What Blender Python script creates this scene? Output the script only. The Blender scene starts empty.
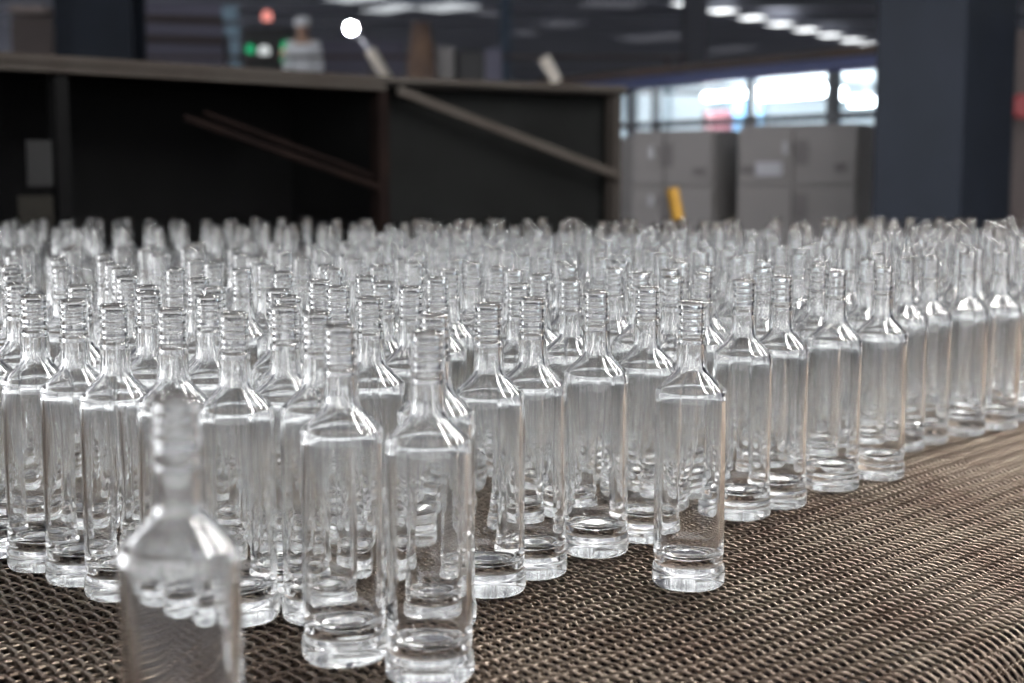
import bpy, bmesh, math, random
import numpy as np
from mathutils import Vector, Matrix
random.seed(7)
S = bpy.context.scene
COL = S.collection
PI = math.pi

# ------------------------------------------------------------------ camera frame
F = 1422.0
PITCH = math.radians(6.84)
ZB = 0.95                       # top of the belt
CZ = ZB + 0.425                 # lens height
def ray(px, py):
    a = (px - 512) / F; b = (341.5 - py) / F
    return Vector((a, math.cos(PITCH) + b * math.sin(PITCH), -math.sin(PITCH) + b * math.cos(PITCH)))
def at_y(px, py, y):
    r = ray(px, py); t = y / r.y
    return Vector((r.x * t, y, CZ + r.z * t))
def on_z(px, py, z):
    r = ray(px, py); t = (z - CZ) / r.z
    return Vector((r.x * t, r.y * t, z))
U = Vector((0.682, 0.731, 0)).normalized()
V = Vector((0.731, -0.682, 0)).normalized()
def uv(u, v, z): return Vector((U.x * u + V.x * v, U.y * u + V.y * v, z))

# ------------------------------------------------------------------ materials
def mat(name, col, rough=0.6, metal=0.0, spec=0.5, noise=None, bump=0.0, scale=8.0):
    m = bpy.data.materials.new(name); m.use_nodes = True
    n = m.node_tree.nodes; l = m.node_tree.links; b = n['Principled BSDF']
    b.inputs['Base Color'].default_value = (*col, 1); b.inputs['Roughness'].default_value = rough
    b.inputs['Metallic'].default_value = metal; b.inputs['Specular IOR Level'].default_value = spec
    if noise or bump:
        tc = n.new('ShaderNodeTexCoord'); nz = n.new('ShaderNodeTexNoise')
        nz.inputs['Scale'].default_value = scale; nz.inputs['Detail'].default_value = 5
        l.new(tc.outputs['Object'], nz.inputs['Vector'])
        if noise:
            cr = n.new('ShaderNodeValToRGB')
            cr.color_ramp.elements[0].position = 0.35; cr.color_ramp.elements[1].position = 0.68
            cr.color_ramp.elements[0].color = (*noise, 1); cr.color_ramp.elements[1].color = (*col, 1)
            l.new(nz.outputs['Fac'], cr.inputs['Fac']); l.new(cr.outputs['Color'], b.inputs['Base Color'])
        if bump:
            bp = n.new('ShaderNodeBump'); bp.inputs['Strength'].default_value = bump
            l.new(nz.outputs['Fac'], bp.inputs['Height']); l.new(bp.outputs['Normal'], b.inputs['Normal'])
    return m
def emit(name, col, s):
    m = bpy.data.materials.new(name); m.use_nodes = True
    n = m.node_tree.nodes; n.clear()
    e = n.new('ShaderNodeEmission'); e.inputs[0].default_value = (*col, 1); e.inputs[1].default_value = s
    o = n.new('ShaderNodeOutputMaterial'); m.node_tree.links.new(e.outputs[0], o.inputs[0])
    return m
def glass_mat(name, col, ior=1.5, rough=0.0):
    m = bpy.data.materials.new(name); m.use_nodes = True
    n = m.node_tree.nodes; n.clear()
    g = n.new('ShaderNodeBsdfGlass'); g.inputs['Color'].default_value = (*col, 1)
    g.inputs['IOR'].default_value = ior; g.inputs['Roughness'].default_value = rough
    o = n.new('ShaderNodeOutputMaterial'); m.node_tree.links.new(g.outputs[0], o.inputs[0])
    return m
M = dict(
    glass=glass_mat('bottle_glass', (0.998, 0.9993, 0.9986)),
    pane=glass_mat('window_glass', (0.96, 0.98, 0.99), 1.45),
    wire=mat('belt_wire', (0.235, 0.193, 0.150), 0.36, 0.75, noise=(0.165, 0.120, 0.092), scale=9),
    bed=mat('bed_plate', (0.005, 0.003, 0.003), 0.9, spec=.05, noise=(0.008, 0.0035, 0.003), scale=6),
    frame=mat('frame_paint', (0.05, 0.06, 0.07), 0.6),
    steel=mat('roller_steel', (0.006, 0.0035, 0.0035), 0.9, 0.0, spec=.05),
    hood=mat('sooty_sheet', (0.005, 0.005, 0.005), 0.8, spec=.05, noise=(0.0025, 0.0025, 0.0027), scale=2.2),  # near-black, slightly mottled hood sheet
    hood_r=mat('dark_sheet', (0.0060, 0.0064, 0.0062), 0.8, spec=.1, noise=(0.0033, 0.0035, 0.0033), scale=3),
    angle=mat('weathered_angle', (0.040, 0.035, 0.030), 0.8, 0.0, spec=.2, noise=(0.030, 0.024, 0.02), scale=5),
    angle_d=mat('rusty_angle', (0.010, 0.0062, 0.0052), 0.9, spec=.05, noise=(0.005, 0.0032, 0.003), scale=6),
    post_d=mat('dull_angle', (.026, .022, .019), .8, spec=.15),
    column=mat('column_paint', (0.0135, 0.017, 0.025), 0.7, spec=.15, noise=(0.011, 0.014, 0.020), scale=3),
    floor=mat('concrete', (0.24, 0.24, 0.25), 0.7, noise=(0.17, 0.17, 0.18), scale=1.2),
    roof=mat('roof_sheet', (0.50, 0.51, 0.58), 0.7, noise=(0.40, 0.41, 0.48), scale=.5),
    wall=mat('hall_wall', (0.20, 0.21, 0.26), 0.8, noise=(0.14, 0.15, 0.19), scale=.3),
    purlin=mat('purlin', (0.17, 0.175, 0.21), 0.7),
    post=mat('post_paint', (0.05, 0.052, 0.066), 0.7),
    cabinet=mat('cabinet_paint', (0.18, 0.169, 0.166), 0.55),
    cab_seam=mat('cabinet_seam', (0.11, 0.10, 0.10), 0.6),
    silver=mat('handle_chrome', (0.30, 0.30, 0.31), 0.4, 0.5),
    plate=mat('plate_white', (0.34, 0.34, 0.37), 0.5),
    blue=mat('blue_beam', (0.018, 0.032, 0.12), 0.5),
    brown=mat('brown_beam', (0.06, 0.035, 0.024), 0.7, noise=(0.035, 0.024, 0.02), scale=1.5),
    winframe=mat('window_frame', (0.055, 0.06, 0.07), 0.5),
    office=mat('office_white', (0.76, 0.82, 0.86), 0.8),
    yellow=mat('yellow_paint', (0.36, 0.19, 0.015), 0.5),
    red=mat('red_paint', (0.20, 0.008, 0.012), 0.5),
    cream=mat('cream_paint', (0.62, 0.56, 0.48), 0.5),
    white=mat('white_cloth', (0.82, 0.84, 0.87), 0.9),
    skin=mat('skin', (0.45, 0.28, 0.2), 0.6),
    trouser=mat('dark_trouser', (0.03, 0.035, 0.05), 0.9),
    lblue=mat('light_blue_paint', (0.20, 0.30, 0.38), 0.6),
    tarp=mat('brown_tarp', (0.16, 0.10, 0.065), 0.9, noise=(0.09, 0.06, 0.05), scale=5),
    pgrey=mat('purple_grey', (0.12, 0.115, 0.16), 0.7),
    dark=mat('dark_casing', (0.018, 0.018, 0.020), 0.6),
    rack=mat('rack_steel', (0.06, 0.045, 0.042), 0.7),
    bluecol=mat('blue_column', (0.035, 0.060, 0.10), 0.6),
    tube=emit('tube_light', (0.90, 0.97, 1.0), 75),
    lamp=emit('lamp_glare', (0.93, 0.96, 1.0), 130),
    sky=emit('skylight', (1.0, 0.985, 0.97), 48),  # glow of the strip lights added over the belt
    skyfar=emit('far_skylight', (0.95, 0.98, 1.0), 2.6),
    green=emit('green_light', (0.05, 0.75, 0.32), 0.4),
    pink=emit('pink_light', (1.0, 0.35, 0.30), .75),
    wlight=emit('pale_light', (0.8, 0.85, 0.85), 0.6),
)

# ------------------------------------------------------------------ object helpers
def tag(o, label=None, cat=None, group=None, kind=None):
    if label: o['label'] = label
    if cat: o['category'] = cat
    if group: o['group'] = group
    if kind: o['kind'] = kind
    return o
def empty(name, loc=(0, 0, 0), rz=0.0):
    o = bpy.data.objects.new(name, None); COL.objects.link(o)
    o.location = loc; o.rotation_euler = (0, 0, rz); o.empty_display_size = .1
    return o
class MB:
    """collects shapes in world space, builds one mesh"""
    def __init__(s): s.bm = bmesh.new()
    def hexa(s, pts, bevel=0):
        vs = [s.bm.verts.new(p) for p in pts]
        for f in ((3, 2, 1, 0), (4, 5, 6, 7), (0, 1, 5, 4), (1, 2, 6, 5), (2, 3, 7, 6), (3, 0, 4, 7)):
            s.bm.faces.new([vs[i] for i in f])
        return s
    def box(s, x0, x1, y0, y1, z0, z1):
        return s.hexa([(x0, y0, z0), (x1, y0, z0), (x1, y1, z0), (x0, y1, z0), (x0, y0, z1), (x1, y0, z1), (x1, y1, z1), (x0, y1, z1)])
    def slab(s, a, b, z0, z1, t, off=0.0):
        """upright slab from plan point a to b, thickness t away from the camera, pushed back by off"""
        a = Vector((a[0], a[1], 0)); b = Vector((b[0], b[1], 0)); d = (b - a).normalized()
        n = Vector((-d.y, d.x, 0))
        if n.y < 0: n = -n
        a = a + n * off; b = b + n * off
        c = b + n * t; e = a + n * t
        pts = [(p.x, p.y, z) for z in (z0, z1) for p in (a, b, c, e)]
        return s.hexa(pts)
    def bar(s, p, q, w, h=None):
        p = Vector(p); q = Vector(q); h = h or w; d = (q - p).normalized()
        up = Vector((0, 0, 1)) if abs(d.z) < .9 else Vector((0, 1, 0))
        r = d.cross(up).normalized() * w / 2; k = r.cross(d).normalized() * h / 2
        return s.hexa([p - r - k, p + r - k, p + r + k, p - r + k, q - r - k, q + r - k, q + r + k, q - r + k])
    def tube(s, p, q, r, r2=None, n=16):
        p = Vector(p); q = Vector(q); r2 = r if r2 is None else r2; d = (q - p).normalized()
        up = Vector((0, 0, 1)) if abs(d.z) < .9 else Vector((0, 1, 0))
        a = d.cross(up).normalized(); b = a.cross(d).normalized()
        A = []; B = []
        for i in range(n):
            t = 2 * PI * i / n; o = a * math.cos(t) + b * math.sin(t)
            A.append(s.bm.verts.new(p + o * r)); B.append(s.bm.verts.new(q + o * r2))
        for i in range(n):
            j = (i + 1) % n; s.bm.faces.new((A[i], A[j], B[j], B[i]))
        s.bm.faces.new(A[::-1]); s.bm.faces.new(B)
        return s
    def lathe(s, c, prof, n=20):
        rings = []
        for r, z in prof:
            rings.append([s.bm.verts.new((c[0] + r * math.cos(2 * PI * i / n), c[1] + r * math.sin(2 * PI * i / n), c[2] + z)) for i in range(n)])
        for A, B in zip(rings, rings[1:]):
            for i in range(n):
                j = (i + 1) % n; s.bm.faces.new((A[i], A[j], B[j], B[i]))
        s.bm.faces.new(rings[0][::-1]); s.bm.faces.new(rings[-1])
        return s
    def build(s, name, m, parent=None, bevel=0.0, smooth=False):
        bmesh.ops.recalc_face_normals(s.bm, faces=s.bm.faces)
        me = bpy.data.meshes.new(name)
        if parent is None:      # origin at the base centre
            vs = [v.co for v in s.bm.verts]
            lo = Vector([min(v[i] for v in vs) for i in range(3)]); hi = Vector([max(v[i] for v in vs) for i in range(3)])
            org = Vector(((lo.x + hi.x) / 2, (lo.y + hi.y) / 2, lo.z))
        else:
            org = Vector(parent['_org']) if '_org' in parent else parent.location.copy()
        bmesh.ops.translate(s.bm, verts=s.bm.verts, vec=-org)
        s.bm.to_mesh(me); s.bm.free(); me.materials.append(m)
        if smooth:
            for p in me.polygons: p.use_smooth = True
        o = bpy.data.objects.new(name, me); COL.objects.link(o)
        if parent is None: o.location = org
        else:
            o.parent = parent
            root_org = org
            o['_org'] = list(root_org)
        if bevel:
            b = o.modifiers.new('bevel', 'BEVEL'); b.width = bevel; b.segments = 2; b.limit_method = 'ANGLE'
        return o

# ------------------------------------------------------------------ bottles
OUT = [(0, 3.5), (14, 3.2), (24, 2.0), (29, .6), (32.5, 0), (35.3, .7), (37.0, 2.6), (37.8, 6), (37.9, 11), (37.7, 17), (37.0, 20.5), (35.6, 22.6),
       (34.9, 24.2), (35.0, 26), (35.8, 28.5), (36.2, 33), (36.2, 60), (36.2, 100), (36.2, 140), (36.2, 175), (36.2, 192), (36.2, 198), (35.9, 199.8), (34.9, 201.4),
       (33.6, 202.7), (28.6, 207.6), (23.4, 212.6), (18.4, 217.4), (16.6, 219.6), (15.9, 222), (15.4, 226), (15.1, 233), (14.8, 246),
       (14.3, 247.6), (15.3, 248.8), (15.6, 250.4), (15.2, 252), (14.1, 253), (13.8, 256), (13.8, 261), (14.9, 262.4), (15.2, 264.4), (14.8, 266), (13.7, 267.2), (13.6, 270),
       (14.4, 271.2), (14.4, 272.6), (13.6, 273.8), (13.6, 276.4), (14.4, 277.6), (14.4, 279), (13.6, 280.2), (13.6, 283), (14.6, 284.4), (14.9, 287), (14.4, 289.2), (13.2, 290),
       (11.6, 290), (10.6, 289.3), (10.0, 287.5)]
INN = [(9.7, 280), (9.7, 262), (9.9, 246), (10.2, 232), (10.7, 225), (12.0, 219.6), (15.0, 215.6), (20.5, 210.2), (26.6, 204.2), (30.2, 200.0), (31.6, 196), (32.0, 189), (32.0, 165),
       (32.0, 130), (32.0, 95), (32.0, 65), (31.8, 48), (30.8, 39), (28.2, 33.2), (22, 30), (12, 30.3), (0, 32.5)]
def bottle_arrays(nseg, rnd, wave=1.0, thin=False):
    prof = [(r, z, 0) for r, z in OUT] + [(r, z, 1) for r, z in INN]
    if thin:
        keep = {0, 3, 4, 6, 8, 10, 12, 14, 15, 21, 23, 24, 26, 28, 30, 32, 35, 37, 38, 41, 43, 45, 47, 49, 51, 53, 56, 57, 59}
        prof = [p for i, p in enumerate(prof) if i in keep or (i >= 60 and i % 2 == 1) or i == len(prof) - 1]
    ph = [rnd.uniform(0, 2 * PI) for _ in range(8)]
    prof = [(r, z * 1.014, i) for r, z, i in prof]
    verts = [(0, 0, prof[0][1] / 1000)]; faces = []
    ring0 = None; th = np.arange(nseg) * 2 * PI / nseg
    prev = None
    for r, z, inner in prof[1:-1]:
        body = 1.0 if 40 < z < 190 else .25
        if inner:
            w = (.38 * np.sin(2 * th + ph[0] + z * .017) + .24 * np.sin(3 * th + ph[1] - z * .026) + .13 * np.sin(5 * th + ph[2] + z * .035) + .10 * np.sin(7 * th + ph[5])
                 + .22 * math.sin(z * .055 + ph[3])) * body * wave
        else:
            w = (.09 * np.sin(2 * th + ph[4]) + .05 * np.sin(4 * th + ph[6] + z * .03)) * body * wave
        rr = (r + w) / 1000
        base = len(verts)
        verts += [(float(a), float(b), z / 1000) for a, b in zip(rr * np.cos(th), rr * np.sin(th))]
        if prev is None:
            for i in range(nseg): faces.append((0, base + (i + 1) % nseg, base + i))
        else:
            for i in range(nseg):
                j = (i + 1) % nseg; faces.append((prev + i, prev + j, base + j, base + i))
        prev = base
    verts.append((0, 0, prof[-1][1] / 1000)); c = len(verts) - 1
    for i in range(nseg): faces.append((prev + i, prev + (i + 1) % nseg, c))
    return verts, faces
def bottle_mesh(k):
    v, f = bottle_arrays(40, random.Random(100 + k))
    me = bpy.data.meshes.new('glass_bottle'); me.from_pydata(v, [], f); me.materials.append(M['glass'])
    me.polygons.foreach_set('use_smooth', [True] * len(me.polygons)); me.update()
    return me
PROTO = [bottle_mesh(k) for k in range(5)]

# hand-placed bottles of the front edge: pixel of the centre of the foot
FRONT = [
    (None, 'large blurred clear bottle nearest the camera, alone ahead of the crowd at left', (178, .825)),
    ((345, 656), 'clear bottle at the front corner of the crowd, just left of the frontmost centre bottle'),
    ((430, 675), 'frontmost clear bottle of the centre, its foot cut by the bottom of the photo'),
    ((688, 583), 'clear bottle standing alone and whole on the bare belt right of centre'),
    ((595, 551), 'clear bottle just left of the lone bottle, whole foot seen on the belt'),
    ((532, 572), 'clear bottle third to the left of the lone bottle, right of the overlapping pair'),
    ((490, 589), 'clear bottle half hidden at the right of the frontmost centre bottle'),
    ((437, 623), 'clear bottle right behind the frontmost centre bottle, mostly covered by it'),
    ((645, 537), 'clear bottle seen in the gap between the lone bottle and its left neighbour'),
    ((740, 515), 'clear bottle behind the right shoulder of the lone bottle'),
    ((777, 504), 'clear bottle on the right front edge, second to the right of the lone bottle'),
    ((831, 487), 'clear bottle with whole foot showing, left one of the sharp pair before the column'),
    ((877, 476), 'clear bottle, right one of the sharp pair below the dark column'),
    ((900, 448), 'slightly blurred bottle just right of the sharp pair, set back from it'),
    ((924, 441), 'second blurred bottle right of the sharp pair on the right front edge'),
    ((961, 433), 'blurred bottle on the right front edge, third in from the right frame edge'),
    ((994, 427), 'blurred bottle on the right front edge, second in from the right frame edge'),
    ((1026, 419), 'blurred bottle on the right front edge, cut by the right frame edge'),
    ((-10, 553), 'clear bottle on the left front edge, cut by the left frame edge'),
    ((44, 565), 'clear bottle on the left front edge, second from the left frame edge'),
    ((82, 578), 'clear bottle on the left front edge, third from the left frame edge'),
    ((120, 592), 'clear bottle on the left front edge, just left of the large blurred bottle'),
    ((166, 602), 'clear bottle whose neck rises straight behind the cap end of the large blurred bottle'),
    ((236, 616), 'clear bottle immediately right of the large blurred bottle'),
    ((285, 598), 'clear bottle in the gap left of the front corner bottle, foot set back'),
    ((310, 616), 'clear bottle peeping out behind the left side of the front corner bottle'),
]
placed = []          # (x, y)
def clear(x, y, r): return all((x - a) ** 2 + (y - b) ** 2 > r * r for a, b in placed)
def put_bottle(x, y, label, group=None):
    k = len(placed)
    o = bpy.data.objects.new('glass_bottle', PROTO[(k * 7 + 3) % 5]); COL.objects.link(o)
    o.location = (x, y, ZB + .0002); o.rotation_euler = (0, 0, random.uniform(0, 2 * PI))
    tag(o, label, 'bottle', group or 'clear glass bottles on the wire belt')
    placed.append((x, y)); return o
anchors = []
for e in FRONT:
    if e[0] is None:
        px, y = e[2]; p = at_y(px, 500, y); p = Vector((p.x, y, 0))
    else:
        p = on_z(e[0][0], e[0][1], ZB)
    # keep neighbours from touching
    for _ in range(60):
        moved = False
        for a, b in placed:
            dx, dy = p.x - a, p.y - b; dd = math.hypot(dx, dy)
            if dd < .0768:
                k = (.0772 - dd) / max(dd, 1e-5); p.x += dx * k; p.y += dy * k + (1e-4 if dd < 1e-4 else 0); moved = True
        if not moved: break
    put_bottle(p.x, p.y, e[1]); anchors.append((p.x, p.y, e[1]))

# fill behind the front edge
FL = [(-400, 470), (-60, 530), (12, 543), (60, 556), (107, 568), (158, 580), (236, 594), (310, 596), (400, 606), (445, 604), (492, 572), (532, 556), (595, 536), (645, 522),
      (740, 500), (777, 489), (831, 472), (877, 461), (900, 434), (961, 421), (1026, 407), (1120, 385), (1500, 350)]
def front_py(px):
    for (a, b), (c, d) in zip(FL, FL[1:]):
        if a <= px <= c: return b + (d - b) * (px - a) / (c - a)
    return 0
def to_px(x, y, z):
    dz = z - CZ; c = y * math.cos(PITCH) - dz * math.sin(PITCH); h = y * math.sin(PITCH) + dz * math.cos(PITCH)
    return 512 + F * x / c, 341.5 - F * h / c
cand = []
PU, PVV = .0812, .0715
def try_spot(x, y):
    v = x * V.x + y * V.y
    if y < 1.1 or y > 4.06 + .05 * math.sin(x * 9): return
    if v < -3.80 or (y > 3.5 and random.random() < (.22 if x < -.3 else .40)): return
    px, py = to_px(x, y, ZB)
    if px < -45 - 30 / y or px > 1075 or py > front_py(px): return
    # a gap across the left of the crowd, and a few missing bottles
    gapend = 3.25 + .10 * math.sin(x * 7)
    gapbeg = 2.62 + .10 * math.sin(x * 11 + 1)
    if px < 360 + 30 * math.sin(y * 9) and gapbeg < y < gapend: return
    if px >= 330 and px < 640 and gapbeg + .35 < y < gapend - .1 and random.random() < .45: return
    if not clear(x, y, .0765): return
    cand.append((y, x)); placed.append((x, y))
for j in range(-75, 10):
    for i in range(0, 75):
        if random.random() < .06: continue
        u = (i + (.5 if j % 2 else 0)) * PU; v = j * PVV
        p = uv(u, v, 0)
        a = random.uniform(0, 2 * PI); q = random.uniform(0, .016)
        try_spot(p.x + q * math.cos(a) + .015 * math.sin(p.y * 5), p.y + q * math.sin(a) + .012 * math.sin(p.x * 6))
for k in range(5000):
    y = random.uniform(1.9, 3.45); try_spot(random.uniform(-.40, .42) * y, y)
cand.sort()
n_front = len(anchors)
placed = placed[:n_front]
IND = 300 - n_front
def zone_label(x, y, px):
    # near ones are told apart by the front bottle they stand behind
    side = ('at the far left', 'left of centre', 'in the middle', 'right of centre', 'at the far right')[max(0, min(4, int(px / 205)))]
    depth = 'near part' if y < 2.0 else ('middle part' if y < 2.35 else 'back part')
    return f'clear bottle packed in the {depth} of the crowd {side}, neck showing'
seen = set()
def near_label(x, y, px):
    best = sorted(anchors, key=lambda a: (a[0] - x) ** 2 + (a[1] - y) ** 2)
    for ax, ay, lab in best[:4]:
        if (ax - x) ** 2 + (ay - y) ** 2 > .16 ** 2: break
        dx = px - to_px(ax, ay, ZB)[0]
        way = 'directly behind' if abs(dx) < 14 else ('behind and left of' if dx < 0 else 'behind and right of')
        short = SHORT.get(lab)
        if not short: continue
        t = f'clear bottle {way} {short}'
        if t not in seen:
            seen.add(t); return t
    return None
SHORT = {FRONT[i][1]: s for i, s in {1: 'the front corner bottle', 3: 'the lone bottle on the bare belt', 4: "the lone bottle's left neighbour",
         5: 'the third bottle left of the lone one', 6: "the half hidden bottle at the frontmost one's right", 10: 'the edge bottle second right of the lone one',
         11: 'the left one of the sharp pair', 12: 'the right one of the sharp pair', 15: 'the edge bottle third from the right frame edge',
         16: 'the edge bottle second from the right frame edge', 17: 'the bottle cut by the right frame edge', 18: 'the edge bottle cut by the left frame edge',
         19: 'the second edge bottle from the left', 20: 'the third edge bottle from the left', 21: 'the edge bottle left of the large blurred one',
         22: "the bottle behind the large blurred one's neck", 23: 'the bottle right of the large blurred one', 24: 'the bottle in the gap left of the front corner'}.items()}
for n, (y, x) in enumerate(cand[:IND]):
    px = to_px(x, y, ZB + .2)[0]
    lab = near_label(x, y, px) or zone_label(x, y, px)
    put_bottle(x, y, lab)
rest = cand[IND:]
bv, bf = bottle_arrays(22, random.Random(5), 1.0, thin=True)
bv = np.array(bv); nf = [np.array([f for f in bf if len(f) == k]) for k in (3, 4)]
allv = []; tri = []; quad = []
rnd = random.Random(11)
for n, (y, x) in enumerate(rest):
    a = rnd.uniform(0, 2 * PI); c, s_ = math.cos(a), math.sin(a)
    w = np.empty_like(bv); w[:, 0] = bv[:, 0] * c - bv[:, 1] * s_ + x; w[:, 1] = bv[:, 0] * s_ + bv[:, 1] * c + y; w[:, 2] = bv[:, 2] + ZB + .0002
    allv.append(w); tri.append(nf[0] + n * len(bv)); quad.append(nf[1] + n * len(bv))
def np_mesh(name, verts, quads, tris=None):
    me = bpy.data.meshes.new(name)
    nq = len(quads); nt = 0 if tris is None else len(tris)
    me.vertices.add(len(verts)); me.vertices.foreach_set('co', np.asarray(verts, dtype=np.float32).ravel())
    me.loops.add(nq * 4 + nt * 3)
    idx = np.concatenate([np.asarray(quads).ravel()] + ([np.asarray(tris).ravel()] if nt else [])).astype(np.int32)
    me.loops.foreach_set('vertex_index', idx)
    me.polygons.add(nq + nt)
    st = np.concatenate([np.arange(nq) * 4, nq * 4 + np.arange(nt) * 3]).astype(np.int32)
    me.polygons.foreach_set('loop_start', st)
    me.polygons.foreach_set('use_smooth', np.ones(nq + nt, dtype=bool))
    me.update(calc_edges=True); me.validate()
    return me
print('bottles', n_front, len(cand), 'rest', len(rest))
me = np_mesh('distant_glass_bottles', np.concatenate(allv), np.concatenate(quad), np.concatenate(tri)); me.materials.append(M['glass'])
o = bpy.data.objects.new('distant_glass_bottles', me); COL.objects.link(o)
tag(o, 'blurred mass of clear bottle necks at the back of the crowd before the dark hood', 'bottles', kind='stuff')

# ------------------------------------------------------------------ wire belt
pr = on_z(924, 656, ZB); pr2 = on_z(1020, 610, ZB)
V0 = (pr.dot(V) + pr2.dot(V)) / 2
print('V0', V0, pr.dot(V), pr2.dot(V))
ROLL = .062; RP = .0174; SW = .0224; SH = .0100; SP = .0130; WR = .00142
ZC = ZB - SH / 2 - WR            # belt centre plane
U0, U1 = .10, 4.7
S_END = PI * ROLL + .25
def bend(u, s, z):
    """u along the roller, s arc length past the roller line (negative on the flat), z height from belt centre plane"""
    flat = s <= 0
    arc = (~flat) & (s <= PI * ROLL)
    ang = np.where(flat, 0, np.minimum(s, PI * ROLL) / ROLL)
    r = ROLL + z
    vv = np.where(flat, V0 + s, V0 + r * np.sin(ang) - np.maximum(s - PI * ROLL, 0))
    zz = np.where(flat, ZC + z, ZC - ROLL + r * np.cos(ang))
    return np.stack([U.x * u + V.x * vv, U.y * u + V.y * vv, zz], -1)
BV = []; BQ = []; nbase = 0
def sweep(P, r, sides):
    """P (n,3) path -> tube verts/quads (open ends)"""
    global nbase
    T = np.gradient(P, axis=0); T /= np.linalg.norm(T, axis=1)[:, None]
    ref = np.array([U.x, U.y, 0.0])
    A = np.cross(T, ref); nrm = np.linalg.norm(A, axis=1)[:, None]; A /= np.maximum(nrm, 1e-6)
    Bn = np.cross(T, A)
    k = np.arange(sides) * 2 * PI / sides + .4
    V_ = P[:, None, :] + r * (np.cos(k)[None, :, None] * A[:, None, :] + np.sin(k)[None, :, None] * Bn[:, None, :])
    n = len(P); idx = nbase + np.arange(n * sides).reshape(n, sides)
    nx = np.roll(idx, -1, axis=1)
    q = np.stack([idx[:-1], nx[:-1], nx[1:], idx[1:]], -1).reshape(-1, 4)
    BV.append(V_.reshape(-1, 3)); BQ.append(q); nbase += n * sides
rows = range(int((-3.87 - V0) / RP), int(S_END / RP) + 1)
rng = np.random.default_rng(3)
for i in rows:
    s0 = i * RP
    # reach of the fine part of this row
    jit = rng.normal(0, .0004)
    def piece(ua, ub, seg, sides):
        nl = int(round((ub - ua) / SP))
        if nl < 1: return
        t = np.arange(nl * seg + 1) / seg
        th = 2 * PI * t
        sg = 1 if i % 2 else -1
        cs, sn = np.cos(th), np.sin(th)
        vv = SW / 2 * np.sign(cs) * np.abs(cs) ** 1.0 * sg
        zz = SH / 2 * np.sign(sn) * np.abs(sn) ** 1.0
        sweep(bend(ua + t * SP, s0 + jit + vv, zz), WR, sides)
    vv0 = V0 + min(s0, ROLL)
    # world y = U.y*u + V.y*v ; fine where y < 2.5
    uf = (2.45 - V.y * vv0) / U.y
    uf = max(U0, min(U1, uf)); uf = U0 + round((uf - U0) / SP) * SP
    ul = (0.62 - V.y * vv0) / U.y       # nothing closer than the camera needs the fine part
    ul = max(U0, min(uf, ul)); ul = U0 + round((ul - U0) / SP) * SP
    if s0 > 1.6 * ROLL:
        piece(U0, U0 + 2.2, 6, 3); continue
    if ul > U0: piece(U0, ul, 6, 3)
    piece(ul, uf, 14, 5)
    piece(uf, U1, 6, 3)
    uu = np.linspace(U0, U1, 3 if s0 < 0 else 3)
    sweep(bend(uu, np.full(3, s0 + RP / 2), np.full(3, -.0003)), .0012, 5) if False else None
# crimped cross rods through the overlaps
for i in rows:
    s = i * RP + RP / 2
    if s > 1.6 * ROLL: break
    uu = np.array([U0, U1]); P = bend(uu, np.full(2, s), np.full(2, -.0012))
    A = np.array([V.x, V.y, 0.0]); Z = np.array([0, 0, 1.0])
    k = np.arange(5) * 2 * PI / 5
    V_ = P[:, None, :] + .0013 * (np.cos(k)[None, :, None] * A + np.sin(k)[None, :, None] * Z)
    idx = nbase + np.arange(10).reshape(2, 5); nx = np.roll(idx, -1, axis=1)
    BV.append(V_.reshape(-1, 3)); BQ.append(np.stack([idx[:-1], nx[:-1], nx[1:], idx[1:]], -1).reshape(-1, 4)); nbase += 10
me = np_mesh('conveyor_belt', np.concatenate(BV), np.concatenate(BQ)); me.materials.append(M['wire'])
print('belt verts', nbase)
o = bpy.data.objects.new('conveyor_belt', me); COL.objects.link(o)
tag(o, 'wide brown woven wire conveyor belt of linked spirals carrying the glass bottles', 'conveyor belt')

def uvbox(mb, u0, u1, v0, v1, z0, z1):
    return mb.hexa([uv(u0, v0, z0), uv(u1, v0, z0), uv(u1, v1, z0), uv(u0, v1, z0), uv(u0, v0, z1), uv(u1, v0, z1), uv(u1, v1, z1), uv(u0, v1, z1)])
# roller under the turn
r0 = uv(U0 - .05, V0, ZC - ROLL); r1 = uv(U1 + .05, V0, ZC - ROLL)
rt = empty('conveyor_roller', r0)
MB().tube(r0, r1, ROLL - SH / 2 - .003, n=48).build('drum', M['steel'], rt, smooth=False)
MB().tube(uv(U0 - .14, V0, ZC - ROLL), uv(U1 + .14, V0, ZC - ROLL), .03, n=20).build('axle', M['steel'], rt)
tag(rt, 'dark steel end roller inside the turn of the wire belt at lower right', 'roller')
# bed and frame
ft = empty('belt_support', uv(U0, -2, 0))
mb = MB(); uvbox(mb, U0, U1, -4.3, V0 - .13, ZB - .075, ZB - .055); mb.build('bed_plate', M['bed'], ft)
for uu in (U0 - .12, U1 + .02):
    mb = MB(); uvbox(mb, uu, uu + .1, -4.3, V0 + .05, ZB - .26, ZB - .03); mb.build('side_rail', M['frame'], ft)
    for vv in (-3.9, -2.3, V0 - .2):
        mb = MB(); uvbox(mb, uu, uu + .1, vv - .05, vv + .05, 0, ZB - .26); mb.build('leg', M['frame'], ft)
tag(ft, 'dark steel conveyor frame and bed under the wire belt', 'conveyor frame')

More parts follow.
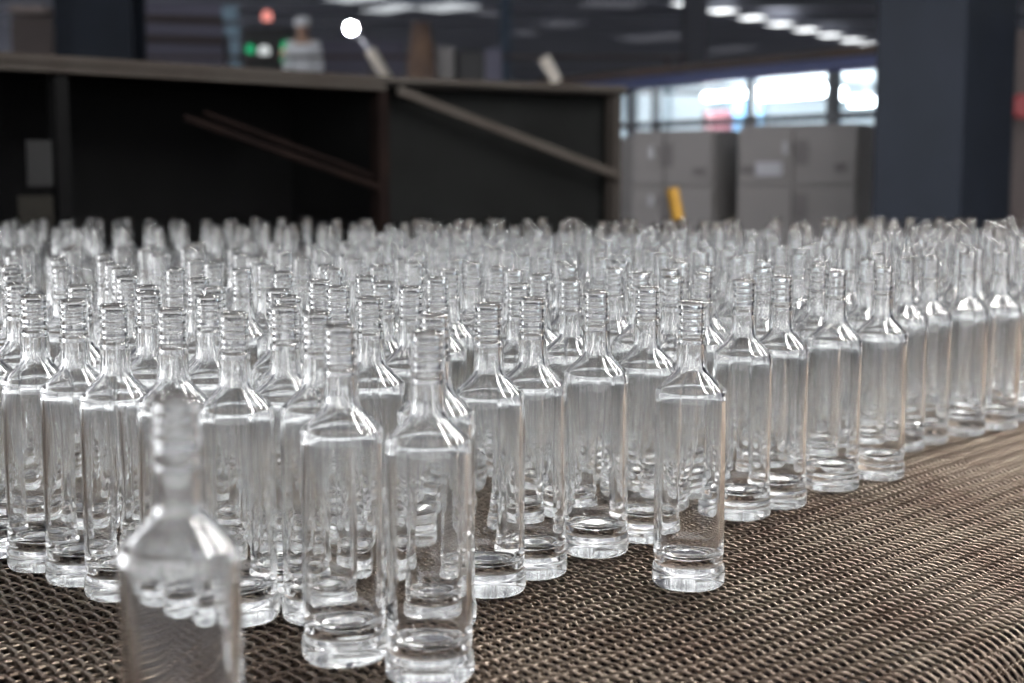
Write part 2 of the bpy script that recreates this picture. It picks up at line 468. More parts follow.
# ------------------------------------------------------------------ hood behind the bottles
HZ = CZ + .339
A0 = uv(1.55, -3.88, 0); A1 = uv(3.50, -3.88, 0)
pe = at_y(627, 88, 5.79); A2 = Vector((pe.x, pe.y, 0))
ht = empty('lehr_hood', (A1.x, A1.y, 0))
mb = MB(); mb.slab(A0, A1, 1.06, HZ - .02, .012, .55); mb.build('side_sheet', M['hood'], ht)
mb = MB(); mb.slab(A1, A2, 1.06, HZ - .02, .012, .08); mb.build('side_sheet', M['hood_r'], ht)
mb = MB(); e0 = A1 - V * .06; e1 = A1 - V * .57; mb.bar((e0.x, e0.y, (1.06 + HZ - .02) / 2), (e1.x, e1.y, (1.06 + HZ - .02) / 2), .012, HZ - 1.08); mb.build('partition_sheet', M['hood'], ht)
# roof sheet of the hood
B0 = A0 + Vector((-.95, .9, 0)); 
nn = Vector((-U.y, U.x, 0))
nn = -V
C0, C1, C2 = A0 + nn * 1.6, A1 + nn * 1.6, A2 + nn * 1.6
mb = MB()
for a, b, c, d in ((A0, A1, C1, C0), (A1, A2, C2, C1)):
    mb.hexa([(*p.xy, HZ - .035) for p in (a, b, c, d)] + [(*p.xy, HZ - .02) for p in (a, b, c, d)])
mb.build('top_sheet', M['hood'], ht)
mb = MB(); mb.slab(C0, C1, 1.06, HZ - .02, .012); mb.slab(C1, C2, 1.06, HZ - .02, .012); mb.build('rear_sheet', M['hood'], ht)
mb = MB(); mb.slab(A0 - (A1 - A0).normalized() * 0, A1, HZ - .052, HZ, .06); mb.build('top_rail', M['angle'], ht, bevel=.004)
mb = MB(); mb.slab(A1, A2, HZ - .036, HZ, .06); mb.build('top_rail', M['angle'], ht, bevel=.004)
def post(p, w, z0, z1, m, back=.02):
    mb = MB(); d = U * (w / 2)
    mb.slab(Vector(p) - d, Vector(p) + d, z0, z1, .05, back); mb.build('post', M[m], ht, bevel=.003)
post(A1, .05, 1.06, HZ - .052, 'angle_d')
post(A2 - U * .03, .045, 1.06, HZ - .036, 'post_d')
post(A1 - U * 1.28, .045, 1.06, HZ - .052, 'hood')
# bracing
def hpt(a, b, px, py):
    """point on the upright plane through plan points a, b seen at px, py"""
    n = Vector((-(b - a).y, (b - a).x, 0)); c = Vector((0, 0, CZ)); r = ray(px, py)
    t = n.dot(Vector((a.x, a.y, CZ)) - c) / n.dot(r); return c + r * t
q0, q1 = hpt(A1, A2, 397, 90), hpt(A1, A2, 620, 176)
mb = MB(); mb.bar(q0 + V * .0, q1 + V * .0, .02, .034); mb.build('brace', M['angle'], ht, bevel=.003)
q0, q1 = hpt(A0, A1, 190, 117), hpt(A0, A1, 386, 188)
mb = MB(); mb.bar(q0 + nn * .03, q1 + nn * .03, .02, .022); mb.build('brace', M['angle_d'], ht, bevel=.003)
q0, q1 = hpt(A0, A1, 215, 112), hpt(A0, A1, 386, 177)
mb = MB(); mb.bar(q0 + nn * .06, q1 + nn * .06, .015, .015); mb.build('brace', M['angle_d'], ht, bevel=.003)
q0, q1 = hpt(A0, A1, 30, 140), hpt(A0, A1, 57, 186)
mb = MB(); mb.slab((q0.x, q0.y), (q1.x, q1.y), q1.z, q0.z, .006, .02)
mb.build('inspection_plate', mat('plate_grey', (.014, .014, .014), .6, spec=.1), ht)
q0, q1 = hpt(A0, A1, 22, 196), hpt(A0, A1, 58, 236)
mb = MB(); mb.slab((q0.x, q0.y), (q1.x, q1.y), q1.z, q0.z, .006, .02)
mb.build('inspection_plate', mat('plate_dim', (.010, .009, .007), .6, spec=.1), ht)
tag(ht, 'long low sooty steel hood with angle iron rails behind the bottle crowd', 'hood')

# ------------------------------------------------------------------ hall shell
X0, X1, Y0, Y1, RZ = -22.0, 30.0, -9.0, 74.0, 6.2
tag(MB().box(X0 - 45, X1 + 45, Y0 - 10, Y1, -.2, 0).build('floor', M['floor']), kind='structure')  # runs past the walls as an apron added to bounce light upward
tag(MB().box(X0 - .2, X1 + .2, Y1, Y1 + .2, 0, RZ).build('wall_back', M['wall']), kind='structure')
tag(MB().box(X0 - .2, X0, 56, Y1, 0, RZ).build('wall_left', M['wall']), kind='structure')
tag(MB().box(X1, X1 + .2, Y0, 34, 0, RZ).build('wall_right', M['wall']), kind='structure')
# roof slab with openings covered by skylight sheets
tag(MB().box(X0, X1, Y0, Y1, RZ, RZ + .15).build('ceiling', M['roof']), kind='structure')
# purlins
for k, yy in enumerate(np.arange(24, 72, 4.0)):
    o = MB().box(X0, X1, yy, yy + .25, RZ - .35, RZ).build('trim_%d' % (k + 1), M['purlin']); tag(o, kind='structure')

def skylight(u, v, lu, lv, m, label, group, z=RZ - .42):
    p = uv(u, v, z); t = empty('skylight', (p.x, p.y, z - .02), 0)
    mb = MB(); uvbox(mb, u - lu / 2, u + lu / 2, v - lv / 2, v + lv / 2, z - .01, z + .03); mb.build('diffuser', m, t)
    mb = MB()
    for a, b, c, d in ((u - lu / 2 - .06, u + lu / 2 + .06, v - lv / 2 - .06, v - lv / 2), (u - lu / 2 - .06, u + lu / 2 + .06, v + lv / 2, v + lv / 2 + .06),
                       (u - lu / 2 - .06, u - lu / 2, v - lv / 2, v + lv / 2), (u + lu / 2, u + lu / 2 + .06, v - lv / 2, v + lv / 2)):
        uvbox(mb, a, b, c, d, z - .02, z + .03)
    mb.build('frame', M['purlin'], t)
    tag(t, label, 'skylight', group); return t
# row of bright skylights receding to the right
a = on_z(722, 10.5, RZ - .42); b = on_z(872, 44.5, RZ - .42)
for k in range(-1, 8):
    p = a.lerp(b, k / 6)
    if k > 6: continue
    skylight(p.dot(U), p.dot(V), .75, .75, M['skyfar'] if k else M['skyfar'], 'small bright skylight in the slanting row, ' +
             ('cut by the top of the photo', 'nearest the dark post', 'second from the dark post', 'third from the dark post', 'fourth of the row, in its middle', 'third from its far end', 'second from its far end', 'at its far end by the column')[k + 1], 'row of roof skylights')
# dimmer streaks further left
M['sky_dim'] = emit('dim_skylight', (.85, .87, 1.0), .075)
M['sky_mid'] = emit('mid_skylight', (.9, .95, 1.0), .5)
def streak(x0, y0, x1, y1, w, m, label):
    a = on_z(x0, y0, RZ - .38); b = on_z(x1, y1, RZ - .38); d = (b - a); n = Vector((-d.y, d.x, 0)).normalized() * w / 2
    c = (a + b) / 2; t = empty('skylight', c)
    mb = MB(); mb.hexa([a - n, b - n, b + n, a + n] + [q + Vector((0, 0, .04)) for q in (a - n, b - n, b + n, a + n)]); mb.build('diffuser', M[m], t)
    g = n.normalized() * .06; mb = MB()
    for s in (1, -1):
        e = n * s; f = e + g * s
        mb.hexa([a + e, b + e, b + f, a + f] + [q + Vector((0, 0, .05)) for q in (a + e, b + e, b + f, a + f)])
        mb.build('frame_bar', M['purlin'], t); mb = MB()
    mb.bm.free()
    tag(t, label, 'skylight', 'strip skylights of the far roof')
streak(372, 12, 404, 6.5, .9, 'sky_mid', 'bright strip skylight just right of the round lamp')
streak(425, 10, 464, 6, 1.3, 'sky_mid', 'bright strip skylight above the brown draped load')
streak(478, 14, 494, 13, 1.4, 'sky_dim', 'small pale skylight just left of the blue post')
streak(335, 1, 375, -3, 1.0, 'sky_mid', 'strip skylight cut by the top of the photo above the lamp')
streak(516, 34, 530, 33, 1.2, 'sky_dim', 'faint skylight just right of the blue post')
streak(546, 26, 570, 23, 1.2, 'sky_dim', 'faint skylight above the cream bracket')
streak(588, 3, 640, 5, 1.6, 'sky_dim', 'pale skylight strip at the top edge left of the dark post')
streak(625, 40, 682, 36, 1.6, 'sky_dim', 'lavender skylight strip just left of the dark post')
streak(708, 52, 745, 48, 1.2, 'sky_dim', 'faint skylight strip just right of the dark post')
# unseen strip lights added above the belt to brighten bottles and streak their highlights
for k, (u, va, vb) in enumerate(((1.9, -1.9, 1.6), (3.2, -2.2, 1.6), (4.6, -2.2, 1.6))):
    z = ZB + 2.45; c = uv(u, (va + vb) / 2, z); t = empty('strip_light', c)
    mb = MB(); uvbox(mb, u - .09, u + .09, va, vb, z, z + .02); mb.build('diffuser', M['sky'], t)
    mb = MB(); uvbox(mb, u - .12, u + .12, va - .03, vb + .03, z + .021, z + .09); mb.build('housing', M['plate'], t)
    for vv in (va + .3, vb - .3): MB().tube(uv(u, vv, z + .09), uv(u, vv, RZ - .001), .008, n=8).build('rod', M['dark'], t)
    tag(t, 'long white strip light hanging over the belt', 'lamp', 'strip lights over the belt')

# ------------------------------------------------------------------ posts
def hcol(name, px0, px1, y, flange, m, label, z1=RZ, ang=0.0, depth=.45, pxw=None):
    """H section post: wide flange face toward the camera and a second flange behind"""
    a = at_y(px0, 171, y); b = at_y(px1, 171, y); c = (a + b) / 2; w = (b - a).length
    t = empty(name, (c.x, c.y, 0)); d = Vector((math.cos(ang), math.sin(ang), 0)); n = Vector((-d.y, d.x, 0))
    P = lambda i, j, z: (c.x + d.x * i + n.x * j, c.y + d.y * i + n.y * j, z)
    def pr(i0, i1, j0, j1, z0=0, zz=z1): return MB().hexa([P(i0, j0, z0), P(i1, j0, z0), P(i1, j1, z0), P(i0, j1, z0), P(i0, j0, zz), P(i1, j0, zz), P(i1, j1, zz), P(i0, j1, zz)])
    pr(-w / 2, w / 2, 0, .025).build('flange', M[m], t); pr(-w / 2, w / 2, depth, depth + .025).build('flange', M[m], t)
    pr(-.015, .015, .025, depth).build('web', M[m], t)
    pr(-w / 2 - .06, w / 2 + .06, -.06, depth + .08, 0, .03).build('base_plate', M[m], t)
    tag(t, label, 'column'); return t
hcol('steel_column', 683, 705, 24, 0, 'post', 'slim dark post rising above the office roof')
hcol('steel_column', 500, 511, 30, 0, 'bluecol', 'thin blue post above the middle of the hood', depth=.2)
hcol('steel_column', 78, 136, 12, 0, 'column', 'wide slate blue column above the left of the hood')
# broad box column at right: lit face and shaded side
y = 7.0
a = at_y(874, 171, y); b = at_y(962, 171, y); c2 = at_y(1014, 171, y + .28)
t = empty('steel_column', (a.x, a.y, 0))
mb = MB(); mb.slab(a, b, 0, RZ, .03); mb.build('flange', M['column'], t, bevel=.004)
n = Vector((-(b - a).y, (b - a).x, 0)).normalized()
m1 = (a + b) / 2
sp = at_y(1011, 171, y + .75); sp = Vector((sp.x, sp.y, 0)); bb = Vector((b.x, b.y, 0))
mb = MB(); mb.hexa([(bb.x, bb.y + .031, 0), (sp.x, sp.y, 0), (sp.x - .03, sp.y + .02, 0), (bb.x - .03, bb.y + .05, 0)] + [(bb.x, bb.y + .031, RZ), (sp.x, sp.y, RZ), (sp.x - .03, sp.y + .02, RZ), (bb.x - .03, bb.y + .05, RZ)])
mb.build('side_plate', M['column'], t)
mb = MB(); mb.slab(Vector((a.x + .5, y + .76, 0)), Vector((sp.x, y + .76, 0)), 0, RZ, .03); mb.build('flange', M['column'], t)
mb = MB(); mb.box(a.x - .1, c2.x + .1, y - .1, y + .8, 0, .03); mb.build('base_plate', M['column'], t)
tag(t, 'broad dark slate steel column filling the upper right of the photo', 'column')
# wall box right of the column
e = MB().box(at_y(1012, 171, 9).x, at_y(1012, 171, 9).x + 1.2, 9, 9.5, 0, 2.25)
o = e.build('grey_cabinet', M['rack']); tag(o, 'grey cabinet edge at the far right beyond the column', 'cabinet')
p = at_y(1024, 106, 8.7)
t = empty('alarm_bell', (p.x, p.y, p.z - .1))
MB().tube((p.x, p.y, p.z), (p.x, p.y + .1, p.z), .075, n=24).build('gong', M['red'], t, bevel=.01)
MB().box(p.x - .04, p.x + .04, p.y + .1, p.y + .3, p.z - .05, p.z + .05).build('bracket', M['dark'], t)
tag(t, 'red round alarm fitting at the right frame edge beside the column', 'alarm')

# ------------------------------------------------------------------ office with lit windows
OL = at_y(600, 128, 11.9); OR = at_y(915, 112, 8.9)
OL.z = OR.z = 0
dO = (OR - OL).normalized(); nO = Vector((-dO.y, dO.x, 0))
def op(px, py): return hpt(OL, OR, px, py)
def orect(mb, xa, xb, ya, yb, t, off=0.0):
    """panel on the office front between pixel columns xa, xb with its top and bottom at ya, yb of the middle"""
    xm = (xa + xb) / 2; p = op(xa, 150); q = op(xb, 150); z1 = op(xm, ya).z; z0 = op(xm, yb).z
    mb.slab((p.x, p.y), (q.x, q.y), z0, z1, t, off); return mb
ZT = op(760, 79).z; ZS = op(760, 120).z; ZL = op(760, 133).z
of = empty('office_cabin', (OL.x, OL.y, 0))
xs = [op(x, 150) for x in (600, 629, 746, 750, 826, 833, 915)]
def oslab(name, m, xa, xb, z0, z1, t, off=0.0, parent=of):
    p = op(xa, 150); q = op(xb, 150); return MB().slab((p.x, p.y), (q.x, q.y), z0, z1, t, off).build(name, M[m], parent)
oslab('lower_wall', 'cabinet', 600, 915, 0, ZL, .08)
oslab('lintel', 'winframe', 600, 915, ZT, ZT + .03, .08)
oslab('floor_slab', 'office', 600, 915, .02, .05, 3.0, .08)
oslab('ceiling_slab', 'office', 600, 915, ZT + .03, ZT + .06, 3.0, .08)
oslab('rear_wall', 'office', 600, 915, .05, ZT + .03, .08, 3.0)
for xa, xb in ((627, 631), (652, 655), (745.5, 750.5), (826, 833.5), (905, 915)):
    oslab('mullion', 'winframe', xa, xb, ZL, ZT, .07, -.01)
oslab('transom', 'winframe', 600, 915, ZS - .02, ZS + .025, .07, -.012)
for xa, xb in ((600, 627), (631, 652), (655, 745.5), (750.5, 826), (833.5, 905)):
    oslab('pane', 'pane', xa, xb, ZS + .025, ZT, .006, .03); oslab('pane', 'pane', xa, xb, ZL, ZS - .02, .006, .03)
oslab('beam', 'blue', 560, 915, ZT + .005, ZT + .09, .055, -.06)
oslab('roof_edge', 'brown', 545, 915, ZT + .09, ZT + .145, .5, -.10)
# side walls of the cabin
for q in (OL, OR):
    mb = MB(); e = q + nO * 3.1; mb.bar((q.x + nO.x * .08, q.y + nO.y * .08, ZT / 2 + .03), (e.x, e.y, ZT / 2 + .03), .06, ZT - .06); mb.build('side_wall', M['office'], of)
tag(of, 'lit office cabin with a band of bright windows under a blue beam', 'office')
def tube_light(xa, xb, py, back, label, r=.03, z=None):
    p = op(xa, py); q = op(xb, py); k = 1 + back / p.y
    p = Vector((p.x * k, p.y * k, CZ + (p.z - CZ) * k)); q = Vector((q.x * k, q.y * k, p.z))
    t = empty('tube_lamp', (p.x, p.y, p.z))
    MB().tube(p, q, r, n=12).build('tube', M['tube'], t)
    MB().bar(p + Vector((0, 0, r + .015)), q + Vector((0, 0, r + .015)), .06, .03).build('housing', M['plate'], t)
    MB().bar((p + q) / 2 + Vector((0, 0, .05)), Vector(((p.x + q.x) / 2, (p.y + q.y) / 2, ZT + .06)), .015).build('hanger', M['plate'], t)
    tag(t, label, 'lamp', 'tube lamps in the office')
tube_light(706, 744, 97, .5, 'glowing tube lamp seen through the left big office window', .028)
tube_light(752, 822, 94, .4, 'long glowing tube lamp seen through the middle office window', .05)
tube_light(834, 842, 94, .6, 'end of a glowing tube lamp in the right office window', .045)
tube_light(852, 880, 103, 1.0, 'lower glowing tube lamp in the right office window', .028)
tube_light(633, 648, 114, 1.4, 'glowing tube lamp low in the narrow left office window', .03)
# things on the sill inside
p = op(676, 121)
mb = MB(); c = p + nO * .35; c.z = ZL + .0
t = empty('desk', (c.x, c.y, .05))
mb = MB(); d1 = op(660, 130) + nO * .3; d2 = op(705, 130) + nO * .3
MB().slab(d1, d2, ZL - .10, ZL - .06, .5).build('desk_top', M['plate'], t)
for q in (d1, d2): MB().slab(q, q + dO * (.04 if q is d1 else -.04), .05, ZL - .10, .45, .02).build('leg', M['plate'], t)
tag(t, 'pale desk inside the office behind the left big window', 'desk')
q = op(673, 122) + nO * .45
MBx = MB(); MBx.bar((q.x - .12, q.y, ZL + .07), (q.x + .12, q.y, ZL + .07), .2, .25); o = MBx.build('storage_box', mat('box_red', (.16, .05, .06), .7)); tag(o, 'dull red box on the office desk behind the left big window', 'box')
q = op(696, 115) + nO * .5
MBx = MB(); MBx.bar((q.x - .11, q.y, ZL + .11), (q.x + .11, q.y, ZL + .11), .12, .34); o = MBx.build('storage_box', mat('box_blue', (.08, .18, .30), .5)); tag(o, 'light blue box on the office desk right of the red one', 'box')

# ------------------------------------------------------------------ control cabinets before the office
def cabinet(xa, xb, ytop, y0, label, doors, plates, vents):
    p = at_y(xa, 171, y0 + .35); q = at_y(xb, 171, y0); z1 = at_y((xa + xb) / 2, ytop, y0 + .17).z
    d = (q - p); L = d.length; d.normalize(); n = Vector((-d.y, d.x, 0)); t = empty('control_cabinet', (p.x, p.y, 0))
    p0 = Vector((p.x, p.y, 0)); q0 = Vector((q.x, q.y, 0))
    MB().slab(p0, q0, .1, z1, .5).build('body', M['cabinet'], t, bevel=.006)
    MB().slab(p0 + d * .02, q0 - d * .02, 0, .1, .46, .02).build('plinth', M['dark'], t)
    k = len(doors) - 1
    sc = lambda x: p0 + d * (L * (x - xa) / (xb - xa))
    for a, b in zip(doors, doors[1:]):
        A = sc(a) + d * .008; B = sc(b) - d * .008; zm = at_y(a, 186, y0).z
        for za, zb in ((.12, zm - .008), (zm + .008, z1 - .03)):
            dr = MB().slab(A, B, za, zb, .02, -.022).build('door', M['cabinet'], t, bevel=.004)
    for (hx, ya, yb, m, w) in plates:
        c = sc(hx); za = at_y(hx, yb, y0).z; zb = at_y(hx, ya, y0).z
        MB().slab(c - d * w / 2, c + d * w / 2, za, zb, .02, -.045).build('handle' if m == 'silver' else 'label_plate', M[m], t)
    for (hx, ya, yb, w) in vents:
        c = sc(hx); za = at_y(hx, yb, y0).z; zb = at_y(hx, ya, y0).z; mb = MB(); nsl = 6
        for s in range(nsl):
            zz = za + (zb - za) * (s + .5) / nsl; mb.slab(c - d * w / 2, c + d * w / 2, zz - .009, zz + .009, .006, -.028)
        mb.build('vent', M['cab_seam'], t)
    tag(t, label, 'cabinet', 'grey control cabinets by the office'); return t
cabinet(633, 714, 130, 8.9, 'grey control cabinet behind the yellow tube, left of the dark gap', [633, 667, 714], [(655, 146, 158, 'silver', .035), (655, 196, 207, 'silver', .035), (702, 168, 175, 'cab_seam', .08)], [(669, 143, 167, .09), (669, 196, 220, .09)])
cabinet(738, 858, 124, 8.3, 'grey control cabinet with a pale plate, between dark gap and broad column', [738, 796, 858], [(788, 141, 154, 'silver', .03), (772, 162, 176, 'plate', .16), (750, 166, 173, 'cab_seam', .07), (842, 163, 171, 'cab_seam', .06)], [(804, 139, 165, .08), (804, 194, 220, .08)])
# dark box filling the gap between the cabinets
p = at_y(712, 171, 9.4); q = at_y(742, 171, 9.4)
o = MB().box(p.x, q.x, 9.35, 9.6, 0, at_y(725, 131, 9.4).z).build('dark_locker', M['winframe'], None, .01); tag(o, 'narrow dark locker in the gap between the two grey cabinets', 'locker')
# yellow tube
p = at_y(672, 188, 6.4); q = at_y(686, 262, 6.4); g = q + (q - p) * (q.z / max(.01, (p.z - q.z)))
o = MB().tube(Vector((g.x, g.y, 0)), p, .028, n=20).build('yellow_guard_post', M['yellow'], None, .006); tag(o, 'leaning yellow guard tube before the left grey cabinet', 'guard post')

# ------------------------------------------------------------------ far mezzanine with machines, above the hood
MZ = 1.88
t = empty('mezzanine', (-4, 22, 0))
MB().box(-13, 2.5, 20.4, 27, MZ - .2, MZ).build('deck', M['rack'], t)
for x in (-12.5, -9, -5.5, -2, 2.2):
    MB().box(x, x + .2, 20.6, 20.8, 0, MZ - .2).build('leg', M['rack'], t)
    MB().tube((x, 20.5, MZ), (x, 20.5, MZ + 1.1), .025, n=8).build('railing_post', M['rack'], t)
for z in (.55, 1.1): MB().tube((-13, 20.5, MZ + z), (2.5, 20.5, MZ + z), .028, n=8).build('rail', M['rack'], t)
tag(t, 'raised platform with pipe railing far behind the hood', 'platform')
def far_box(name, xa, xb, ya, y, m, label, cat, z0=MZ, dep=.6, parts=None, bev=.02):
    a = at_y(xa, ya, y); b = at_y(xb, ya, y)
    o = MB().box(a.x, b.x, y, y + dep, z0, a.z).build(name, M[m], None, bev); tag(o, label, cat); return o
far_box('machine_housing', 10, 52, 16, 23, 'rack', 'dark brown machine housing at the far upper left', 'machine')
p = at_y(12, 8, 22.9); q = at_y(50, 15, 22.9)
o = MB().box(p.x, q.x, 22.7, 23.3, at_y(12, 16, 22.9).z + .03, p.z + .03).build('pale_duct', mat('dull_pale', (.22, .18, .17), .7), None, .02); tag(o, 'dull pale duct on top of the far left machine housing', 'duct')
far_box('machine_housing', 52, 80, -8, 16, 'column', 'tall dark panel directly left of the wide slate column', 'machine', 0)
a = at_y(142, 2, 26); b = at_y(222, 2, 26)
t = empty('pipe_panel', ((a.x + b.x) / 2, 26, MZ))
MB().box(a.x, b.x, 26, 26.6, MZ + .005, a.z).build('backing', M['pgrey'], t, .02)
for k, yy in enumerate((18, 38)):
    p = at_y(140, yy, 25.9); q = at_y(224, yy + 3, 25.9)
    MB().tube(p, q, .07, n=10).build('pipe', M['rack'], t)
tag(t, 'dim grey panelling with horizontal pipes right of the wide slate column', 'panel')
a = at_y(222, 6, 21.5); b = at_y(237, 6, 21.5)
t = empty('light_blue_banner_stand', (a.x, 21.5, MZ))
MB().box(a.x, b.x, 21.5, 21.6, at_y(0, 20, 21.5).z, a.z).build('panel', M['lblue'], t)
MB().box(a.x + .03, b.x + .02, 21.5, 21.6, at_y(0, 36, 21.5).z, at_y(0, 25, 21.5).z).build('panel', M['lblue'], t)
MB().box(a.x + .10, b.x + .02, 21.5, 21.6, MZ, at_y(0, 40, 21.5).z).build('panel', M['lblue'], t)
MB().box(a.x + .12, a.x + .16, 21.61, 21.66, MZ, a.z).build('pole', M['dark'], t)
tag(t, 'light blue stacked upright panels on the platform left of the green lights', 'stand')
# control desk with coloured lights
a = at_y(243, 30, 22.4); b = at_y(293, 30, 22.4)
t = empty('signal_panel', ((a.x + b.x) / 2, 22.4, MZ))
MB().box(a.x, b.x, 22.4, 22.8, MZ, at_y(0, 28, 22.4).z).build('casing', M['dark'], t, .02)
for px, py, r, m in ((250, 49, .07, 'green'), (264, 51, .09, 'wlight'), (287, 47, .10, 'green'), (286, 58, .09, 'green'), (283, 52, .03, 'pink')):
    c = at_y(px, py, 22.36); MB().tube(c, c + Vector((0, .05, 0)), r, n=16).build('signal_light', M[m], t)
tag(t, 'dark signal panel with green and white lights left of the worker', 'control panel')
c = at_y(267, 16, 22.5); t = empty('beacon_lamp', (c.x, c.y, at_y(0, 28, 22.4).z))
MB().tube(Vector((c.x, c.y, at_y(0, 28, 22.4).z)), c - Vector((0, 0, .08)), .02, n=8).build('stem', M['dark'], t)
MB().lathe((c.x, c.y, c.z - .08), [(.05, 0), (.08, .03), (.08, .11), (.05, .15), (.02, .16)], 16).build('dome', M['pink'], t, smooth=True)
tag(t, 'small pink glowing beacon above the signal panel', 'lamp')

# round lamp on an arm
p = at_y(351, 28, 14); t = empty('flood_lamp', (p.x, p.y, p.z - .1))
MB().tube(p, p + Vector((0, .012, 0)), .052, n=24).build('lens', M['lamp'], t)
MB().tube(p + Vector((0, .013, 0)), p + Vector((0, .12, .02)), .062, .03, n=24).build('housing', M['plate'], t)
c = p + Vector((0, .1, 0)); d = at_y(370, 50, 14.1); e = at_y(388, 80, 14.1); g = Vector((e.x + .02, e.y, 0))
MB().tube(c, d, .02, n=10).build('arm', M['plate'], t); MB().tube(d, e, .055, n=14).build('arm', M['cream'], t); MB().tube(e, g, .05, n=12).build('post', M['cream'], t)
tag(t, 'dazzling round lamp on a cream angled arm above the hood', 'lamp')

# loads and boxes above the middle of the hood
def crumpled(name, xa, xb, ya, y, m, label):
    a = at_y(xa, ya, y); b = at_y(xb, ya, y); w = b.x - a.x; cx = (a.x + b.x) / 2; H = a.z
    bm = bmesh.new(); r = random.Random(4); n = 24; lv = 9; rings = []
    for j in range(lv):
        f = j / (lv - 1); z = H * f ** .7; s = w / 2 * (1 - .5 * f ** 5)
        rings.append([bm.verts.new((cx + s * math.cos(2 * PI * i / n) * (1 + .06 * math.sin(i * 2.6 + j * .7) + r.uniform(-.03, .03)), y + s * math.sin(2 * PI * i / n) * (1 + .08 * math.sin(i * 3.1)), z)) for i in range(n)])
    for A, B in zip(rings, rings[1:]):
        for i in range(n): bm.faces.new((A[i], A[(i + 1) % n], B[(i + 1) % n], B[i]))
    bm.faces.new(rings[-1]); bm.faces.new(rings[0][::-1])
    mb = MB(); mb.bm.free(); mb.bm = bm; o = mb.build(name, M[m], smooth=True); tag(o, label, 'load')
crumpled('tarp_covered_load', 404, 438, 22, 12.5, 'tarp', 'brown tarpaulin covered load rising above the hood right of the lamp')
far_box('grey_crate', 437, 454, 46, 12.6, 'cabinet', 'grey crate just right of the brown covered load', 'crate', 0)
far_box('dark_crate', 457, 484, 50, 12.6, 'dark', 'dark crate between the grey crate and the blue post', 'crate', 0)
far_box('partition_panel', 322, 404, 40, 27.6, 'pgrey', 'bluish grey partition behind the round lamp post', 'panel', 0, .1)
far_box('partition_panel', 484, 502, 48, 16, 'pgrey', 'bluish grey partition just left of the blue post', 'panel', 0, .1)
p = at_y(544, 58, 11.5); q = at_y(557, 82, 11.5)
o = MB().bar(p, (q.x, q.y, q.z), .10, .07).build('cream_bracket', M['cream'], None, .01)
bpy.data.objects.remove(o)
t = empty('bracket_stand', (q.x, q.y, 0))
MB().bar(p, q, .10, .09).build('bracket', M['cream'], t); MB().tube((q.x, q.y, 0), q, .03, n=10).build('pole', M['dark'], t)
tag(t, 'cream slanted bracket on a stand left of the long brown beam', 'bracket')

# ------------------------------------------------------------------ worker in white on the platform
def skin_body(name, pts, edges, radii, m, parent, sub=2):
    me = bpy.data.meshes.new(name); me.from_pydata(pts, edges, []); me.materials.append(m)
    o = bpy.data.objects.new(name, me); COL.objects.link(o); o.parent = parent
    sk = o.modifiers.new('skin', 'SKIN'); sk.use_smooth_shade = True
    for i, r in enumerate(radii):
        sv = me.skin_vertices[0].data[i]; sv.radius = (r, r) if not isinstance(r, tuple) else r
        sv.use_root = (i == 0)
    ss = o.modifiers.new('sub', 'SUBSURF'); ss.levels = sub; ss.render_levels = sub
    return o
pp = at_y(303, 50, 21.9)
wk = empty('person', (pp.x, 21.9, MZ), 0)
me0 = bpy.data.meshes.new('tmp'); me0.from_pydata([(0, 0, 0)], [], [])
pts = [(0, 0, .95), (0, 0, 1.15), (0, 0, 1.38), (0, -.01, 1.50), (0, -.02, 1.60), (0, -.02, 1.70),
       (.10, 0, .90), (.11, -.01, .50), (.11, .02, .08), (.11, -.12, .04),
       (-.10, 0, .90), (-.11, -.01, .50), (-.11, .02, .08), (-.11, -.12, .04),
       (.19, 0, 1.40), (.24, .0, 1.12), (.26, -.10, .90), (.26, -.13, .82),
       (-.19, 0, 1.40), (-.24, .0, 1.12), (-.26, -.10, .90), (-.26, -.13, .82)]
ed = [(0, 1), (1, 2), (2, 3), (3, 4), (4, 5), (0, 6), (6, 7), (7, 8), (8, 9), (0, 10), (10, 11), (11, 12), (12, 13), (2, 14), (14, 15), (15, 16), (16, 17), (2, 18), (18, 19), (19, 20), (20, 21)]
rad = [(.15, .11), (.13, .10), (.16, .11), .055, (.085, .10), (.07, .085), .09, .06, .045, .035, .09, .06, .045, .035, .06, .045, .035, .03, .06, .045, .035, .03]
skin_body('body', pts, ed, rad, M['skin'], wk)
for s in (1, -1):       # hands: fingers and thumb
    for k in range(4):
        x = s * .26 + (k - 1.5) * .016; z = .77
        skin_body('finger', [(x, -.135, z + .05), (x, -.145, z), (x, -.15, z - .04 - .006 * (1.5 - abs(k - 1.5)))], [(0, 1), (1, 2)], [.009, .008, .007], M['skin'], wk, 1)
    skin_body('thumb', [(s * .235, -.135, .83), (s * .215, -.16, .80), (s * .212, -.17, .77)], [(0, 1), (1, 2)], [.011, .010, .008], M['skin'], wk, 1)
cp = [(0, 0, .62), (0, 0, .95), (0, 0, 1.2), (0, 0, 1.40), (.20, 0, 1.405), (.245, 0, 1.12), (.262, -.09, .92), (-.20, 0, 1.405), (-.245, 0, 1.12), (-.262, -.09, .92)]
skin_body('white_coat', cp, [(0, 1), (1, 2), (2, 3), (3, 4), (4, 5), (5, 6), (3, 7), (7, 8), (8, 9)], [(.24, .18), (.20, .155), (.185, .14), (.17, .125), .075, .062, .052, .075, .062, .052], M['white'], wk)
for s in (1, -1):
    skin_body('trouser_leg', [(s * .10, 0, .85), (s * .11, -.01, .5), (s * .11, .02, .10)], [(0, 1), (1, 2)], [.105, .078, .065], M['trouser'], wk)
mb = MB(); mb.lathe((wk.location.x, wk.location.y - .02, MZ + 1.66), [(.115, 0), (.122, .04), (.118, .10), (.08, .145), (.02, .155)], 20); mb.build('cap', M['white'], wk, smooth=True)
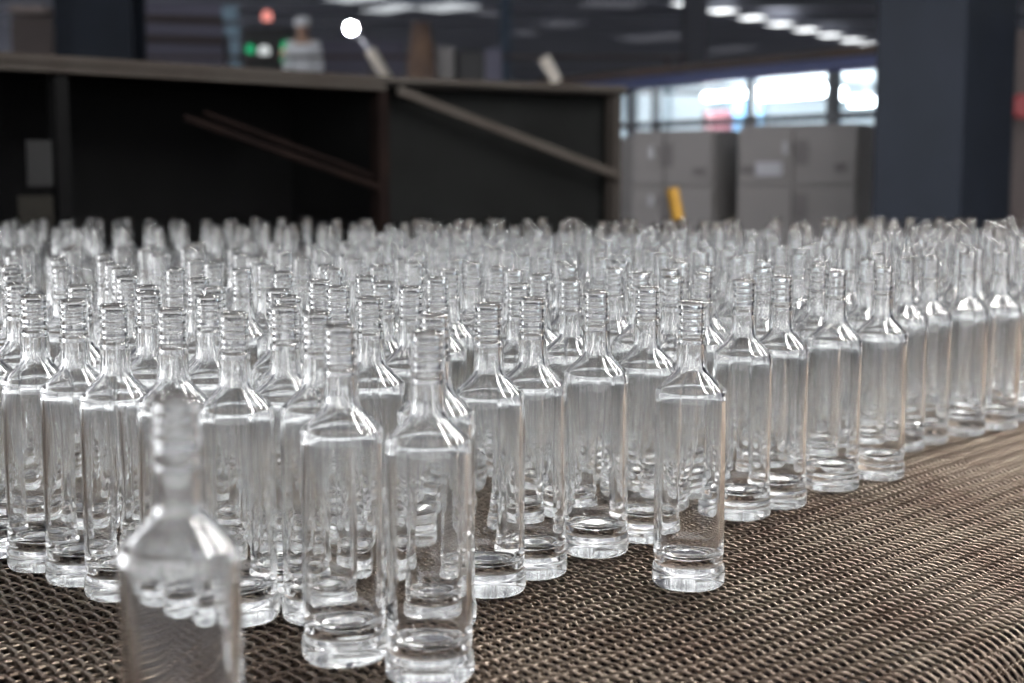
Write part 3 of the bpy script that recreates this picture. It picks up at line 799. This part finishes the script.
f = MB(); W = wk.location
f.lathe((W.x, W.y - .135, MZ + 1.60), [(.008, 0), (.014, .012), (.008, .035)], 8); f.build('nose', M['skin'], wk, smooth=True)
for s in (1, -1):
    MB().tube((W.x + s * .032, W.y - .122, MZ + 1.645), (W.x + s * .032, W.y - .112, MZ + 1.645), .009, n=8).build('eye', M['dark'], wk)
    MB().lathe((W.x + s * .092, W.y - .02, MZ + 1.60), [(.006, 0), (.014, .02), (.014, .045), (.006, .06)], 8).build('ear', M['skin'], wk, smooth=True)
MB().box(W.x - .022, W.x + .022, W.y - .124, W.y - .112, MZ + 1.575, MZ + 1.583).build('mouth', M['red'], wk)
tag(wk, 'person in a white coat and white cap standing far behind the hood', 'person')

# ------------------------------------------------------------------ light, camera
w = bpy.data.worlds.new('world'); S.world = w; w.use_nodes = True
nt = w.node_tree; bg = nt.nodes['Background']
bg.inputs[0].default_value = (0.97, 0.98, 1.0, 1); bg.inputs[1].default_value = 2.3

cam = bpy.data.cameras.new('camera'); co = bpy.data.objects.new('camera', cam); COL.objects.link(co); S.camera = co
cam.sensor_width = 36; cam.lens = F / 1024 * 36; cam.clip_end = 300; cam.clip_start = .05
co.location = (0, 0, CZ); co.rotation_euler = (PI / 2 - PITCH, 0, 0)
cam.dof.use_dof = True; cam.dof.focus_distance = 1.55; cam.dof.aperture_fstop = cam.lens / 1000 / .0125
S.view_settings.view_transform = 'Standard'; S.view_settings.look = 'None'; S.view_settings.gamma = 1.0
S.view_settings.use_curve_mapping = False; S.view_settings.exposure = 0.52
cy = S.cycles
cy.max_bounces = 40; cy.transmission_bounces = 40; cy.glossy_bounces = 32; cy.diffuse_bounces = 4; cy.transparent_max_bounces = 8
cy.caustics_reflective = True; cy.caustics_refractive = True; cy.blur_glossy = 0.3
cy.sample_clamp_indirect = 12; cy.use_denoising = True
cy.use_adaptive_sampling = True; cy.adaptive_threshold = 0.08; cy.adaptive_min_samples = 16
for o in S.objects:
    if '_org' in o: del o['_org']
